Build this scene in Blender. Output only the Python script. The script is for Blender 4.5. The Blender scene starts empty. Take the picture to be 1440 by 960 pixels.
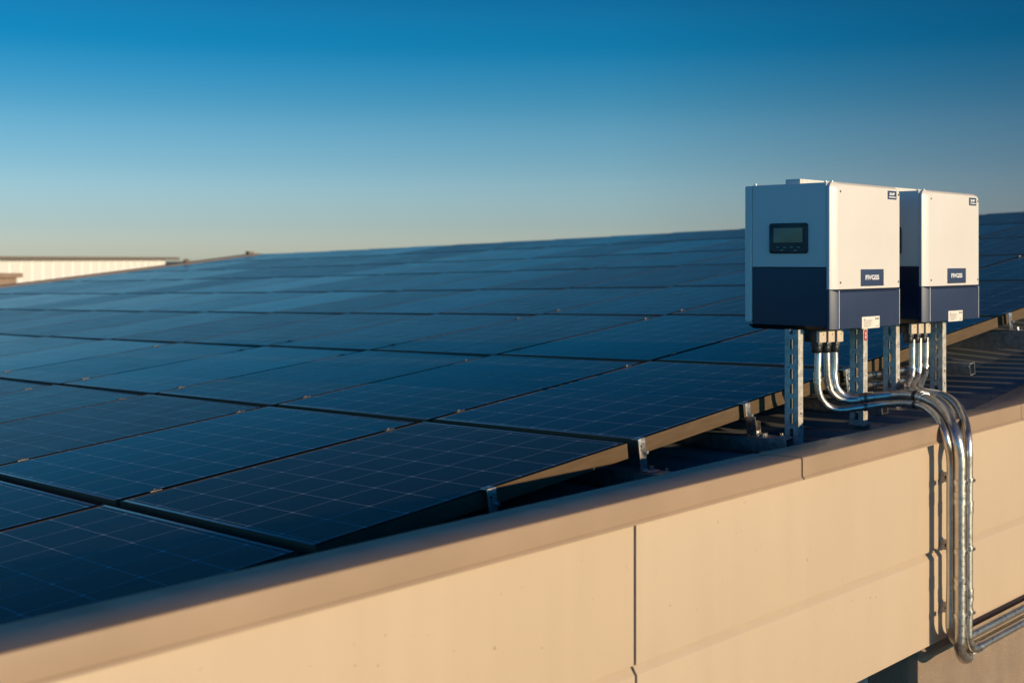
import bpy, bmesh, math, random
from mathutils import Vector, Matrix

rnd = random.Random(7)
scn = bpy.context.scene
COL = scn.collection
R = math.radians

# ------------------------------------------------------------------ camera numbers (photo frame 1440 x 960)
F, HZ, CX = 1750.0, 365.0, 720.0

# ------------------------------------------------------------------ two ground frames: wall frame (t, p, z) and array frame (b, a)
dW = Vector((1660.0, 1750.0, 0)).normalized()
nIn = Vector((-dW.y, dW.x, 0))
AZW = math.atan2(dW.y, dW.x)
YW = 2.83
C0 = Vector(((893 - CX) / F * YW, YW, 0))
def wf(t, p, z): return C0 + dW * t + nIn * p + Vector((0, 0, z))
def ray(px, py): return Vector(((px - CX) / F, 1.0, (HZ - py) / F))
def at(px, py, p):
    """where the sight line of a photo point meets the upright plane at depth p behind the wall face"""
    r = ray(px, py); Y = (p + C0.dot(nIn)) / r.dot(nIn)
    q = r * Y
    return Vector(((q - C0).dot(dW), p, q.z))
def at_t(px, py, t):
    r = ray(px, py); Y = (t + C0.dot(dW)) / r.dot(dW)
    q = r * Y
    return Vector((t, (q - C0).dot(nIn), q.z))

TH = 0.7762
D0 = 3.0406
SA, SB, KB, KA, KAB, CB = -0.02591, 0.10184, 0.00183, 0.00046, -0.00107, -0.00002
ROW = [-1.28, -0.0168, 1.2429, 2.5848, 4.0031, 5.3777, 6.8286, 8.0877, 9.4678, 10.7398]
O0 = Vector(((443 - CX) / F * D0, D0, -(768 - HZ) / F * D0))
Bv = Vector((math.sin(TH), math.cos(TH), 0))
Av = Vector((-math.cos(TH), math.sin(TH), 0))
AZB = math.atan2(Bv.y, Bv.x)
def arr(a, b, h=0.0):
    return O0 + Av * a + Bv * b + Vector((0, 0, SA*a + SB*b + KB*b*b + KA*a*a + KAB*a*b + CB*b**3 + h))
def ab_of(X):
    v = Vector((X.x - O0.x, X.y - O0.y, 0)); return v.dot(Av), v.dot(Bv)
ROOF_H = -0.132
def sag(a, b):
    """towards the far corner the open strip of roof beside the parapet lies lower than the array"""
    u = max(0.0, b - 2.2); k = min(1.0, max(0.0, (1.6 - a) / 1.5)); k = k * k * (3 - 2 * k)
    k2 = min(1.0, max(0.0, (0.55 - a) / 0.5)); k2 = k2 * k2 * (3 - 2 * k2)
    return -0.052 * u * u / (u + 0.5) * k - 0.028 * k2 * min(1.0, max(0.0, b - 0.6))
def roof_z(X):
    a, b = ab_of(X); return arr(a, b, ROOF_H + sag(a, b)).z
def edge_b(px):
    """b of the point on the array's sunlit edge (a = 0) seen at photo column px"""
    lo, hi = -3.0, 12.0
    for _ in range(60):
        m = (lo + hi) / 2; q = arr(0, m)
        if CX + F * q.x / q.y < px: lo = m
        else: hi = m
    return lo
def proj(X): return (CX + F * X.x / X.y, HZ - F * X.z / X.y)

# ------------------------------------------------------------------ materials
def new_mat(name):
    m = bpy.data.materials.new(name); m.use_nodes = True
    nt = m.node_tree; b = nt.nodes['Principled BSDF']
    return m, nt, b
def N(nt, t, **kw):
    n = nt.nodes.new(t)
    for k, v in kw.items(): setattr(n, k, v)
    return n
def L(nt, a, b): nt.links.new(a, b)
def ramp(nt, fac, stops):
    r = N(nt, 'ShaderNodeValToRGB'); L(nt, fac, r.inputs[0])
    e = r.color_ramp.elements
    while len(e) < len(stops): e.new(0.5)
    for s, (p, c) in zip(e, stops):
        s.position = p; s.color = c if len(c) == 4 else (*c, 1)
    return r.outputs[0]
def noise(nt, scale, detail=4, vec=None, rough=0.55):
    n = N(nt, 'ShaderNodeTexNoise'); n.inputs['Scale'].default_value = scale
    n.inputs['Detail'].default_value = detail; n.inputs['Roughness'].default_value = rough
    if vec is None:
        tc = N(nt, 'ShaderNodeTexCoord'); vec = tc.outputs['Object']
    L(nt, vec, n.inputs['Vector']); return n.outputs['Fac']
def math_n(nt, op, a, b=None, c=None):
    n = N(nt, 'ShaderNodeMath', operation=op)
    for i, v in enumerate((a, b, c)):
        if v is None: continue
        if isinstance(v, (int, float)): n.inputs[i].default_value = v
        else: L(nt, v, n.inputs[i])
    return n.outputs[0]
def mapping(nt, scale):
    tc = N(nt, 'ShaderNodeTexCoord'); mp = N(nt, 'ShaderNodeMapping')
    mp.inputs['Scale'].default_value = scale; L(nt, tc.outputs['Object'], mp.inputs['Vector']); return mp.outputs[0]
def bump(nt, b, h, strength, dist=0.002):
    bp = N(nt, 'ShaderNodeBump'); bp.inputs['Strength'].default_value = strength; bp.inputs['Distance'].default_value = dist
    L(nt, h, bp.inputs['Height']); L(nt, bp.outputs[0], b.inputs['Normal'])

def paint(name, col, rough, var=0.06, scale=6, bmp=0.0, bscale=300, metallic=0.0, spec=0.5, rvar=0.08, stretch=(1, 1, 1), bdist=0.001):
    m, nt, b = new_mat(name)
    v = mapping(nt, stretch)
    f = noise(nt, scale, 6, v)
    lo = tuple(c * (1 - var) for c in col); hi = tuple(min(1, c * (1 + var)) for c in col)
    L(nt, ramp(nt, f, [(0.3, lo), (0.7, hi)]), b.inputs['Base Color'])
    f2 = noise(nt, scale * 3.1, 4, v)
    L(nt, math_n(nt, 'MULTIPLY_ADD', f2, rvar * 2, rough - rvar), b.inputs['Roughness'])
    b.inputs['Metallic'].default_value = metallic
    b.inputs['Specular IOR Level'].default_value = spec
    if bmp: bump(nt, b, noise(nt, bscale, 3), bmp, bdist)
    return m

M = {}
def clad():
    m, nt, b = new_mat('cladding_paint')
    f = noise(nt, 2.2, 6); st = noise(nt, 3.0, 5, mapping(nt, (7, 7, 0.35)), 0.6); sp = noise(nt, 55, 2)
    c = ramp(nt, math_n(nt, 'MULTIPLY_ADD', st, 0.45, math_n(nt, 'MULTIPLY', f, 0.55)), [(0.30, (0.495, 0.370, 0.247)), (0.70, (0.540, 0.406, 0.275))])
    mx = N(nt, 'ShaderNodeMix', data_type='RGBA'); L(nt, ramp(nt, sp, [(0.735, (0, 0, 0)), (0.76, (0.55, 0.55, 0.55))]), mx.inputs[0]); L(nt, c, mx.inputs[6]); mx.inputs[7].default_value = (0.22, 0.15, 0.10, 1)
    L(nt, mx.outputs[2], b.inputs['Base Color']); L(nt, math_n(nt, 'MULTIPLY_ADD', st, 0.2, 0.45), b.inputs['Roughness'])
    bump(nt, b, math_n(nt, 'ADD', noise(nt, 150, 3), math_n(nt, 'MULTIPLY', noise(nt, 3.5, 2), 6.0)), 0.12, 0.0012)
    return m
M['wall'] = clad()
M['coping'] = paint('coping_metal_paint', (0.350, 0.238, 0.150), 0.46, 0.09, 3, 0.06, 60, spec=0.35, rvar=0.12, bdist=0.002)
def stucco():
    m, nt, b = new_mat('stucco')
    f = noise(nt, 9, 6); L(nt, ramp(nt, f, [(0.3, (0.37, 0.26, 0.175)), (0.7, (0.45, 0.325, 0.22))]), b.inputs['Base Color'])
    b.inputs['Roughness'].default_value = 0.9
    bump(nt, b, noise(nt, 120, 6, None, 0.75), 1.0, 0.014)
    return m
M['stucco'] = stucco()
def roofmat():
    m, nt, b = new_mat('roof_sheet_metal')
    f = noise(nt, 1.3, 8, None, 0.65)
    c1 = ramp(nt, f, [(0.3, (0.150, 0.148, 0.142)), (0.7, (0.235, 0.228, 0.215))])
    f2 = noise(nt, 26, 3)
    spots = ramp(nt, f2, [(0.70, (0, 0, 0)), (0.74, (1, 1, 1))])
    mx = N(nt, 'ShaderNodeMix', data_type='RGBA'); L(nt, spots, mx.inputs[0]); L(nt, c1, mx.inputs[6]); mx.inputs[7].default_value = (0.09, 0.06, 0.04, 1)
    L(nt, mx.outputs[2], b.inputs['Base Color'])
    b.inputs['Roughness'].default_value = 0.5; b.inputs['Specular IOR Level'].default_value = 0.45
    return m
M['roof'] = roofmat()
def galv(name, col, rough, scale=55, metallic=0.9, amp=0.35):
    m, nt, b = new_mat(name)
    v = N(nt, 'ShaderNodeTexVoronoi'); v.inputs['Scale'].default_value = scale
    tc = N(nt, 'ShaderNodeTexCoord'); L(nt, tc.outputs['Object'], v.inputs['Vector'])
    s = N(nt, 'ShaderNodeSeparateColor'); L(nt, v.outputs['Color'], s.inputs[0])
    f = noise(nt, 14, 6, None, 0.7)
    k = math_n(nt, 'MULTIPLY_ADD', s.outputs[0], 0.5, math_n(nt, 'MULTIPLY', f, 0.5))
    L(nt, ramp(nt, k, [(0.15, tuple(c * (1 - amp) for c in col)), (0.75, tuple(min(1, c * (1 + amp * 0.4)) for c in col))]), b.inputs['Base Color'])
    L(nt, math_n(nt, 'MULTIPLY_ADD', s.outputs[1], 0.16, math_n(nt, 'MULTIPLY_ADD', f, 0.2, rough - 0.18)), b.inputs['Roughness'])
    b.inputs['Metallic'].default_value = metallic
    bump(nt, b, f, 0.12, 0.002)
    return m
M['galv'] = galv('galvanised_steel', (0.44, 0.43, 0.40), 0.46)
M['strut'] = galv('galvanised_strut', (0.56, 0.51, 0.43), 0.62, 70, 0.35)
M['darksteel'] = galv('dark_steel', (0.22, 0.20, 0.18), 0.5)
def conduit_mat():
    m, nt, b = new_mat('conduit_steel')
    f = noise(nt, 22, 6, None, 0.6)
    L(nt, ramp(nt, f, [(0.25, (0.50, 0.45, 0.38)), (0.65, (0.66, 0.62, 0.55))]), b.inputs['Base Color'])
    f2 = noise(nt, 75, 6, None, 0.8)
    L(nt, ramp(nt, f2, [(0.35, (0.24, 0.24, 0.24)), (0.7, (0.50, 0.50, 0.50))]), b.inputs['Roughness'])
    b.inputs['Metallic'].default_value = 0.95
    bump(nt, b, f, 0.05, 0.001)
    return m
M['conduit'] = conduit_mat()
M['fitting'] = galv('conduit_fitting', (0.66, 0.62, 0.55), 0.36, 90, 1.0)
M['white'] = paint('inverter_white', (0.69, 0.635, 0.565), 0.38, 0.025, 5, 0.04, 700, rvar=0.04)
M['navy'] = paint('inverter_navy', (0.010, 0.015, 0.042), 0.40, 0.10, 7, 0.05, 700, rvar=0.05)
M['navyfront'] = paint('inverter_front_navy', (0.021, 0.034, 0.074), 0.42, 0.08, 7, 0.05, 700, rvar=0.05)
M['badge'] = paint('badge_blue', (0.035, 0.055, 0.11), 0.35, 0.05)
M['black'] = paint('black_plastic', (0.012, 0.011, 0.011), 0.42, 0.2, 9)
M['screen'] = paint('lcd_screen', (0.36, 0.29, 0.17), 0.35, 0.10, 14, spec=0.2)
M['beige'] = paint('beige_plastic', (0.62, 0.50, 0.36), 0.5, 0.05, 20)
M['label'] = paint('label_paper', (0.78, 0.70, 0.60), 0.5, 0.05, 60)
M['ink'] = paint('label_ink', (0.05, 0.04, 0.04), 0.6, 0.1)
M['letter'] = paint('white_lettering', (0.80, 0.78, 0.75), 0.5, 0.02)
M['red'] = paint('red_sticker', (0.45, 0.02, 0.02), 0.45, 0.06)
M['frame'] = paint('bronze_anodised_frame', (0.112, 0.074, 0.040), 0.70, 0.15, 12, metallic=0.0, spec=0.15, stretch=(1, 6, 6))
M['glassdark'] = paint('window_glass', (0.012, 0.012, 0.016), 0.12, 0.1)
M['conduit'].node_tree.nodes['Principled BSDF'].inputs['Specular IOR Level'].default_value = 0.5
M['mullion'] = paint('mullion_paint', (0.6, 0.56, 0.5), 0.4, 0.05)
M['farwhite'] = paint('far_wall_paint', (0.88, 0.83, 0.76), 0.6, 0.03, 0.4)
M['fartrim'] = paint('far_trim', (0.20, 0.15, 0.11), 0.6, 0.08)
M['tan'] = paint('tan_render', (0.34, 0.24, 0.17), 0.8, 0.08)
M['ground'] = paint('dusty_ground', (0.20, 0.165, 0.125), 0.95, 0.25, 0.08)
M['frametop'] = paint('sky_lit_frame_top', (0.36, 0.35, 0.34), 0.30, 0.15, 30, metallic=0.9)  # short-edge tops made paler and shinier, sky reflection put into the finish
M['lip'] = paint('seam_shade_frame_lip', (0.010, 0.009, 0.008), 0.9, 0.1, 20, spec=0.02)  # long-side lips blackened so the shade of the gap reads in the seams
M['sheet'] = paint('panel_backsheet', (0.03, 0.03, 0.03), 0.6, 0.1)

def cellmat():
    """dark monocrystalline cells, 6 x 8 to the panel, fine busbars, thin silver lines; object space is the panel's own corner"""
    m, nt, b = new_mat('solar_cells')
    tc = N(nt, 'ShaderNodeTexCoord'); sp = N(nt, 'ShaderNodeSeparateXYZ'); L(nt, tc.outputs['UV'], sp.inputs[0])
    u, v = sp.outputs[0], sp.outputs[1]          # u along the long side in cells (0..8), v across (0..6)
    def line(x, w):
        fr = math_n(nt, 'FRACT', x); d = math_n(nt, 'ABSOLUTE', math_n(nt, 'SUBTRACT', fr, 0.5))
        return math_n(nt, 'GREATER_THAN', d, 0.5 - w)
    g = math_n(nt, 'MAXIMUM', line(u, 0.0072), line(v, 0.0072))
    # small silver diamond where four cells meet
    fu = math_n(nt, 'ABSOLUTE', math_n(nt, 'SUBTRACT', math_n(nt, 'FRACT', u), 0.5))
    fv = math_n(nt, 'ABSOLUTE', math_n(nt, 'SUBTRACT', math_n(nt, 'FRACT', v), 0.5))
    dia = math_n(nt, 'GREATER_THAN', math_n(nt, 'ADD', fu, fv), 0.952)
    g = math_n(nt, 'MAXIMUM', g, dia)
    bus = line(math_n(nt, 'MULTIPLY', v, 10.0), 0.05)
    fin = line(math_n(nt, 'MULTIPLY', u, 28.0), 0.09)
    oi = N(nt, 'ShaderNodeObjectInfo')
    # every cell a slightly different blue-black
    cell = N(nt, 'ShaderNodeCombineXYZ')
    L(nt, math_n(nt, 'FLOOR', u), cell.inputs[0]); L(nt, math_n(nt, 'FLOOR', v), cell.inputs[1]); L(nt, math_n(nt, 'MULTIPLY', oi.outputs['Random'], 91.0), cell.inputs[2])
    wn = N(nt, 'ShaderNodeTexWhiteNoise', noise_dimensions='3D'); L(nt, cell.outputs[0], wn.inputs['Vector'])
    base = ramp(nt, wn.outputs['Value'], [(0.0, (0.0010, 0.0018, 0.0045)), (1.0, (0.0020, 0.0036, 0.0088))])
    mx1 = N(nt, 'ShaderNodeMix', data_type='RGBA'); L(nt, math_n(nt, 'MULTIPLY', bus, 0.55), mx1.inputs[0]); L(nt, base, mx1.inputs[6]); mx1.inputs[7].default_value = (0.015, 0.017, 0.024, 1)
    mx2 = N(nt, 'ShaderNodeMix', data_type='RGBA'); L(nt, math_n(nt, 'MULTIPLY', fin, 0.25), mx2.inputs[0]); L(nt, mx1.outputs[2], mx2.inputs[6]); mx2.inputs[7].default_value = (0.007, 0.010, 0.018, 1)
    mx3 = N(nt, 'ShaderNodeMix', data_type='RGBA'); L(nt, g, mx3.inputs[0]); L(nt, mx2.outputs[2], mx3.inputs[6]); mx3.inputs[7].default_value = (0.30, 0.34, 0.39, 1)
    L(nt, mx3.outputs[2], b.inputs['Base Color'])
    wn2 = N(nt, 'ShaderNodeTexWhiteNoise', noise_dimensions='1D'); L(nt, math_n(nt, 'MULTIPLY', oi.outputs['Random'], 37.0), wn2.inputs['W'])
    # dust film: uneven gloss in long streaks
    mp = N(nt, 'ShaderNodeMapping'); mp.inputs['Scale'].default_value = (0.9, 5.0, 1); L(nt, tc.outputs['UV'], mp.inputs['Vector'])
    comb = N(nt, 'ShaderNodeVectorMath', operation='ADD'); L(nt, mp.outputs[0], comb.inputs[0])
    cz = N(nt, 'ShaderNodeCombineXYZ'); L(nt, math_n(nt, 'MULTIPLY', oi.outputs['Random'], 50.0), cz.inputs[2]); L(nt, cz.outputs[0], comb.inputs[1])
    f = noise(nt, 0.55, 6, comb.outputs[0], 0.65)
    L(nt, math_n(nt, 'ADD', math_n(nt, 'MULTIPLY_ADD', f, 0.20, 0.05), math_n(nt, 'MULTIPLY', wn2.outputs['Value'], 0.08)), b.inputs['Roughness'])
    b.inputs['IOR'].default_value = 1.42
    L(nt, math_n(nt, 'MULTIPLY_ADD', wn2.outputs['Value'], 0.004, 0.0035), b.inputs['Sheen Weight']); b.inputs['Sheen Roughness'].default_value = 0.22
    L(nt, math_n(nt, 'MULTIPLY_ADD', oi.outputs['Random'], 0.05, 0.08), b.inputs['Specular IOR Level'])
    return m
M['cells'] = cellmat()

# ------------------------------------------------------------------ mesh building helpers (shapes collect in one bmesh per part)
class MB:
    def __init__(self): self.b = bmesh.new()
    def face(self, vs):
        try: return self.b.faces.new(vs)
        except ValueError: return None
    def box(self, x0, x1, y0, y1, z0, z1):
        v = [self.b.verts.new(c) for c in ((x0,y0,z0),(x1,y0,z0),(x1,y1,z0),(x0,y1,z0),(x0,y0,z1),(x1,y0,z1),(x1,y1,z1),(x0,y1,z1))]
        for q in ((3,2,1,0),(4,5,6,7),(0,1,5,4),(1,2,6,5),(2,3,7,6),(3,0,4,7)): self.face([v[i] for i in q])
        return self
    def loft(self, rings, cap=True):
        vs = [[self.b.verts.new(c) for c in r] for r in rings]
        n = len(rings[0])
        for a, c in zip(vs, vs[1:]):
            for i in range(n): self.face([a[i], a[(i+1) % n], c[(i+1) % n], c[i]])
        if cap: self.face(vs[0][::-1]); self.face(vs[-1])
        return self
    def tube(self, pts, rad, seg=16, cap=True):
        pts = [Vector(p) for p in pts]
        rr = rad if isinstance(rad, (list, tuple)) else [rad] * len(pts)
        rings = []; prev = None
        for i, p in enumerate(pts):
            t = (pts[min(i+1, len(pts)-1)] - pts[max(i-1, 0)]).normalized()
            if prev is None:
                up = Vector((0, 0, 1)) if abs(t.z) < 0.9 else Vector((1, 0, 0))
                u = t.cross(up).normalized()
            else:
                u = (prev - t * prev.dot(t)).normalized()
            prev = u; w = t.cross(u)
            rings.append([p + (u * math.cos(2*math.pi*k/seg) + w * math.sin(2*math.pi*k/seg)) * rr[i] for k in range(seg)])
        return self.loft(rings, cap)
    def cyl(self, p0, p1, r, seg=16): return self.tube([p0, p1], r, seg)
    def build(self, name, mat, parent=None, bevel=0.0, smooth=False, origin=None, seg=2):
        b = self.b
        bmesh.ops.recalc_face_normals(b, faces=b.faces[:])
        if bevel:
            es = [e for e in b.edges if len(e.link_faces) == 2 and e.calc_face_angle(0) > R(25)]
            bmesh.ops.bevel(b, geom=es, offset=bevel, segments=seg, profile=0.7, affect='EDGES', clamp_overlap=True)
        if origin is not None: bmesh.ops.translate(b, verts=b.verts[:], vec=-Vector(origin))
        me = bpy.data.meshes.new(name); b.to_mesh(me); b.free()
        me.materials.append(M[mat])
        if smooth or bevel:
            for p in me.polygons: p.use_smooth = True
            if hasattr(me, 'set_sharp_from_angle'): me.set_sharp_from_angle(angle=R(38))
        o = bpy.data.objects.new(name, me); COL.objects.link(o)
        if parent is not None: o.parent = parent
        return o

def tag(o, label=None, cat=None, group=None, kind=None):
    for k, v in (('label', label), ('category', cat), ('group', group), ('kind', kind)):
        if v: o[k] = v
    return o
def thing(name, label, cat, loc, rz=0.0, group=None):
    o = bpy.data.objects.new(name, None); COL.objects.link(o)
    o.location = loc; o.rotation_euler = (0, 0, rz); o.empty_display_size = 0.05
    return tag(o, label, cat, group)
def wthing(name, label, cat, t, p, z, group=None):
    return thing(name, label, cat, wf(t, p, z), AZW, group)

def rrect(x0, x1, z0, z1, r, n=6, corners=(1, 1, 1, 1)):
    """outline anticlockwise from lower left; corners flags: ll, lr, ur, ul"""
    out = []
    for (cx, cz, a0, fl, qx, qz) in ((x0+r, z0+r, 180, corners[0], x0, z0), (x1-r, z0+r, 270, corners[1], x1, z0), (x1-r, z1-r, 0, corners[2], x1, z1), (x0+r, z1-r, 90, corners[3], x0, z1)):
        for k in range(n+1):
            a = R(a0 + 90*k/n)
            if fl: out.append((cx + r*math.cos(a), cz + r*math.sin(a)))
            else: out.append((qx + (cx + r*math.cos(a) - qx)*1e-3, qz + (cz + r*math.sin(a) - qz)*1e-3))
    return out

def text_mesh(body, height, mat, parent, M4, name='lettering', width=None, bold=0.0):
    cu = bpy.data.curves.new(name, 'FONT'); cu.body = body; cu.size = height / 0.70
    cu.align_x = 'CENTER'; cu.align_y = 'CENTER'; cu.extrude = 0.0004; cu.offset = bold
    to = bpy.data.objects.new('lettering_source', cu); COL.objects.link(to)
    bpy.context.view_layer.update()
    dg = bpy.context.evaluated_depsgraph_get()
    me = bpy.data.meshes.new_from_object(to.evaluated_get(dg))
    bpy.data.objects.remove(to); bpy.data.curves.remove(cu)
    xs = [v.co.x for v in me.vertices]; w = max(xs) - min(xs); cx = (max(xs) + min(xs)) / 2
    ys = [v.co.y for v in me.vertices]; cy = (max(ys) + min(ys)) / 2
    s = (width / w) if width else 1.0
    for v in me.vertices: v.co.x = (v.co.x - cx) * s; v.co.y -= cy
    me.transform(M4)
    me.materials.clear(); me.materials.append(M[mat]); me.name = name
    o = bpy.data.objects.new(name, me); COL.objects.link(o); o.parent = parent
    return o

def spline(pts, n=10):
    """Catmull-Rom through points of any dimension"""
    P = [Vector(p) for p in pts]; out = []
    for i in range(len(P) - 1):
        p0 = P[max(i-1, 0)]; p1 = P[i]; p2 = P[i+1]; p3 = P[min(i+2, len(P)-1)]
        for k in range(n):
            u = k / n
            out.append(0.5 * ((2*p1) + (p2-p0)*u + (2*p0-5*p1+4*p2-p3)*u*u + (3*p1-p0-3*p2+p3)*u**3))
    out.append(P[-1]); return out

# ================================================================== SETTING
GZ = -6.2
g = MB(); s = 4000
g.face([g.b.verts.new(c) for c in ((-s,-s,0),(s,-s,0),(s,s,0),(-s,s,0))])
go = g.build('ground', 'ground'); go.location = (0, 0, GZ); tag(go, kind='structure')

# ------------------------------------------------------------------ the building under the array
T_L, T_R = -2.9, 3.4
zc = lambda t: at(893, 701, 0).z + 0.0115 * t            # coping edge climbs very slightly
PF = 0.030                                              # face of the cladding behind the coping fascia
zSeam = at(893, 937, PF).z
zBot = at(1209, 957, PF).z
tJ = at(893, 800, PF).x
bld = wthing('solar_building', 'long tan clad building whose corrugated roof carries the solar array', 'building', 0, 0.1, GZ)
BO = (0, 0.1, GZ)
def cladding(t0, t1, z0, z1f, chamfer_top):
    m = MB(); secs = []
    for t in (t0, t1):
        z1 = z1f(t)
        if chamfer_top:
            prof = [(PF, z0), (PF, z1 - 0.022), (PF + 0.013, z1 - 0.003), (PF + 0.02, z1 - 0.003), (PF + 0.02, z0)]
        else:
            prof = [(PF, z0), (PF, z1), (PF + 0.02, z1), (PF + 0.02, z0)]
        secs.append([Vector((t, p, z)) for p, z in prof])
    m.loft(secs)
    return m.build('cladding_panel', 'wall', bld, 0.0015, origin=BO)
GAP = 0.0045
ztop = lambda t: zc(t) - 0.045
cladding(T_L, tJ - GAP, zSeam + 0.0035, ztop, False)
cladding(tJ + GAP, T_R, zSeam + 0.0035, ztop, False)
cladding(T_L, tJ + 0.004 - GAP, zBot, lambda t: zSeam, True)
cladding(tJ + 0.004 + GAP, T_R, zBot, lambda t: zSeam, True)
m = MB()
m.loft([[Vector((t, p, z)) for p, z in ((PF+0.023, zBot+0.01), (PF+0.023, zc(t)-0.05), (0.078, zc(t)-0.05), (0.078, zBot+0.01))] for t in (T_L, T_R)])
m.build('parapet_core', 'black', bld, origin=BO)

# coping caps: fascia in front, top falling gently inwards
tC1 = at(1128, 643, 0).x
tC2 = at(1436, 570, 0).x
def coping(t0, t1, W, drop, lab=None):
    m = MB(); H = 0.053; secs = []
    n = 8
    for i in range(n+1):
        t = t0 + (t1 - t0) * i / n; z = zc(t)
        w = W(t) if callable(W) else W
        prof = [(0.020, -H-0.002), (0.000, -H-0.006), (-0.0055, -H-0.006), (-0.005, -H-0.002), (0, -H+0.003), (0, -0.006), (0.0006, -0.0032), (0.0018, -0.0014), (0.004, -0.0003), (0.008, -0.0001),
                (w-0.006, -drop), (w-0.002, -drop-0.002), (w, -drop-0.006), (w, -0.075), (w-0.004, -0.075), (w-0.004, -0.040-drop*0.5), (0.020, -0.030)]
        secs.append([Vector((t, p, z + h)) for p, h in prof])
    m.loft(secs)
    return m.build('coping', 'coping', bld, 0, smooth=True, origin=BO)
WC = 0.205
coping(T_L, tC1 - 0.0038, lambda t: 0.158, 0.004)
tK = 2.02
def w_mid(t): return 0.142 + (0.086 - 0.142) * (t - tC1) / (tK - tC1)
coping(tC1 + 0.0038, tK, w_mid, 0.0005, False)
coping(tK + 0.0005, tC2 - 0.0015, lambda t: 0.086 + (t - tK) * 0.20, 0.003, False)
coping(tC2 + 0.0015, T_R, lambda t: 0.086 + (t - tK) * 0.20, 0.006)
# joint cover behind the seam of the two long caps
m = MB(); m.loft([[Vector((t, p, zc(t) + h)) for p, h in ((0.004, -0.05), (0.004, -0.012), (0.012, -0.006), (0.135, -0.012), (0.135, -0.05))] for t in (tC1-0.02, tC1+0.02)])
m.build('coping_joint', 'black', bld, origin=BO)

# wall below the cladding band: stucco pier beside a dark glazed recess
PS = 0.085
tP = at(1291, 940, PS).x
m = MB(); m.box(tP, T_R, PS, 0.45, GZ, zBot + 0.006)
m.build('stucco_wall', 'stucco', bld, 0.004, origin=BO)
m = MB(); m.box(T_L, tP - 1.6, PS, 0.45, GZ, zBot + 0.006)
m.build('stucco_wall', 'stucco', bld, 0.004, origin=BO)
m = MB(); m.box(tP - 1.6, tP, PS, 0.45, GZ, zBot - 1.9)
m.build('stucco_wall', 'stucco', bld, 0.004, origin=BO)
w = MB(); w.box(tP - 1.598, tP - 0.002, 0.30, 0.33, zBot - 1.898, zBot + 0.004)
win = w.build('window', 'glassdark', bld, origin=BO)
m = MB()
for px in (1216, 1229):
    q = at(px, 952, 0.27).x; m.box(q - 0.004, q + 0.004, 0.262, 0.298, zBot - 1.89, zBot + 0.002)
m.build('mullion', 'mullion', win, origin=BO)

# corrugated roof sheet, ribs running down the array's short side
def roof_mesh():
    m = MB(); b0, b1 = -2.9, 11.05; pitch = 0.152
    prof = [(0.0, 0.0), (0.50, 0.0), (0.60, 0.022), (0.90, 0.022)]
    bs = []
    nb = int((b1 - b0) / pitch)
    for i in range(nb):
        for u, h in prof: bs.append((b0 + (i + u) * pitch, h))
    na = 26; rows = []
    An = Av.dot(nIn)
    for b, h in bs:
        p0 = (arr(0, b) - C0).dot(nIn)
        amin = (0.0775 - p0) / An
        row = []
        for k in range(na + 1):
            u = k / na; a = amin + (16.42 - amin) * u
            row.append(m.b.verts.new(arr(a, b, ROOF_H - 0.022 + h + sag(a, b))))
        rows.append(row)
    for r0, r1 in zip(rows, rows[1:]):
        for k in range(na): m.face([r0[k], r0[k+1], r1[k+1], r1[k]])
    inv = Matrix.Rotation(-AZW, 4, 'Z') @ Matrix.Translation(-wf(0, 0.1, GZ))
    bmesh.ops.transform(m.b, matrix=inv, verts=m.b.verts[:])
    return m.build('roof', 'roof', bld)
rf = roof_mesh()
inv_bld = Matrix.Rotation(-AZW, 4, 'Z') @ Matrix.Translation(-wf(0, 0.1, GZ))
def world_part(m, name, mat, parent, bevel=0.0):
    bmesh.ops.transform(m.b, matrix=inv_bld, verts=m.b.verts[:]); return m.build(name, mat, parent, bevel)
# verge trim along the far side of the roof, and plain walls carrying it
m = MB(); secs = []
for i in range(25):
    b = -2.9 + (ROW[9] + 2.9) * i / 24
    secs.append([arr(16.06, b, -0.165), arr(16.06, b, 0.016), arr(16.46, b, 0.016), arr(16.46, b, -0.30), arr(16.44, b, -0.30), arr(16.44, b, -0.165)])
m.loft(secs); world_part(m, 'verge_trim', 'fartrim', rf)
m = MB(); secs = []
for i in range(25):
    b = -2.9 + 13.95 * i / 24
    z = arr(16.40, b, -0.20); q = arr(16.20, b, -0.20)
    secs.append([z, Vector((z.x, z.y, GZ)), Vector((q.x, q.y, GZ)), q])
m.loft(secs); world_part(m, 'side_wall', 'wall', bld)
m = MB(); secs = []
for i in range(25):
    a = -0.6 + 17.0 * i / 24
    z = arr(a, 11.0, -0.20); q = arr(a, 10.8, -0.20)
    secs.append([z, Vector((z.x, z.y, GZ)), Vector((q.x, q.y, GZ)), q])
m.loft(secs); world_part(m, 'side_wall', 'wall', bld)

# past the end of the parapet the roof edge runs on over a plain wall
m = MB(); secs = []
for i in range(19):
    b = 3.55 + (11.05 - 3.55) * i / 18
    a0_ = (0.10 - (arr(0, b) - C0).dot(nIn)) / Av.dot(nIn)
    q = arr(a0_, b, ROOF_H - 0.03 + sag(a0_, b)); q2 = q + nIn * 0.18
    secs.append([q, Vector((q.x, q.y, GZ)), Vector((q2.x, q2.y, GZ)), q2])
m.loft(secs); world_part(m, 'side_wall', 'wall', bld)

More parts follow.
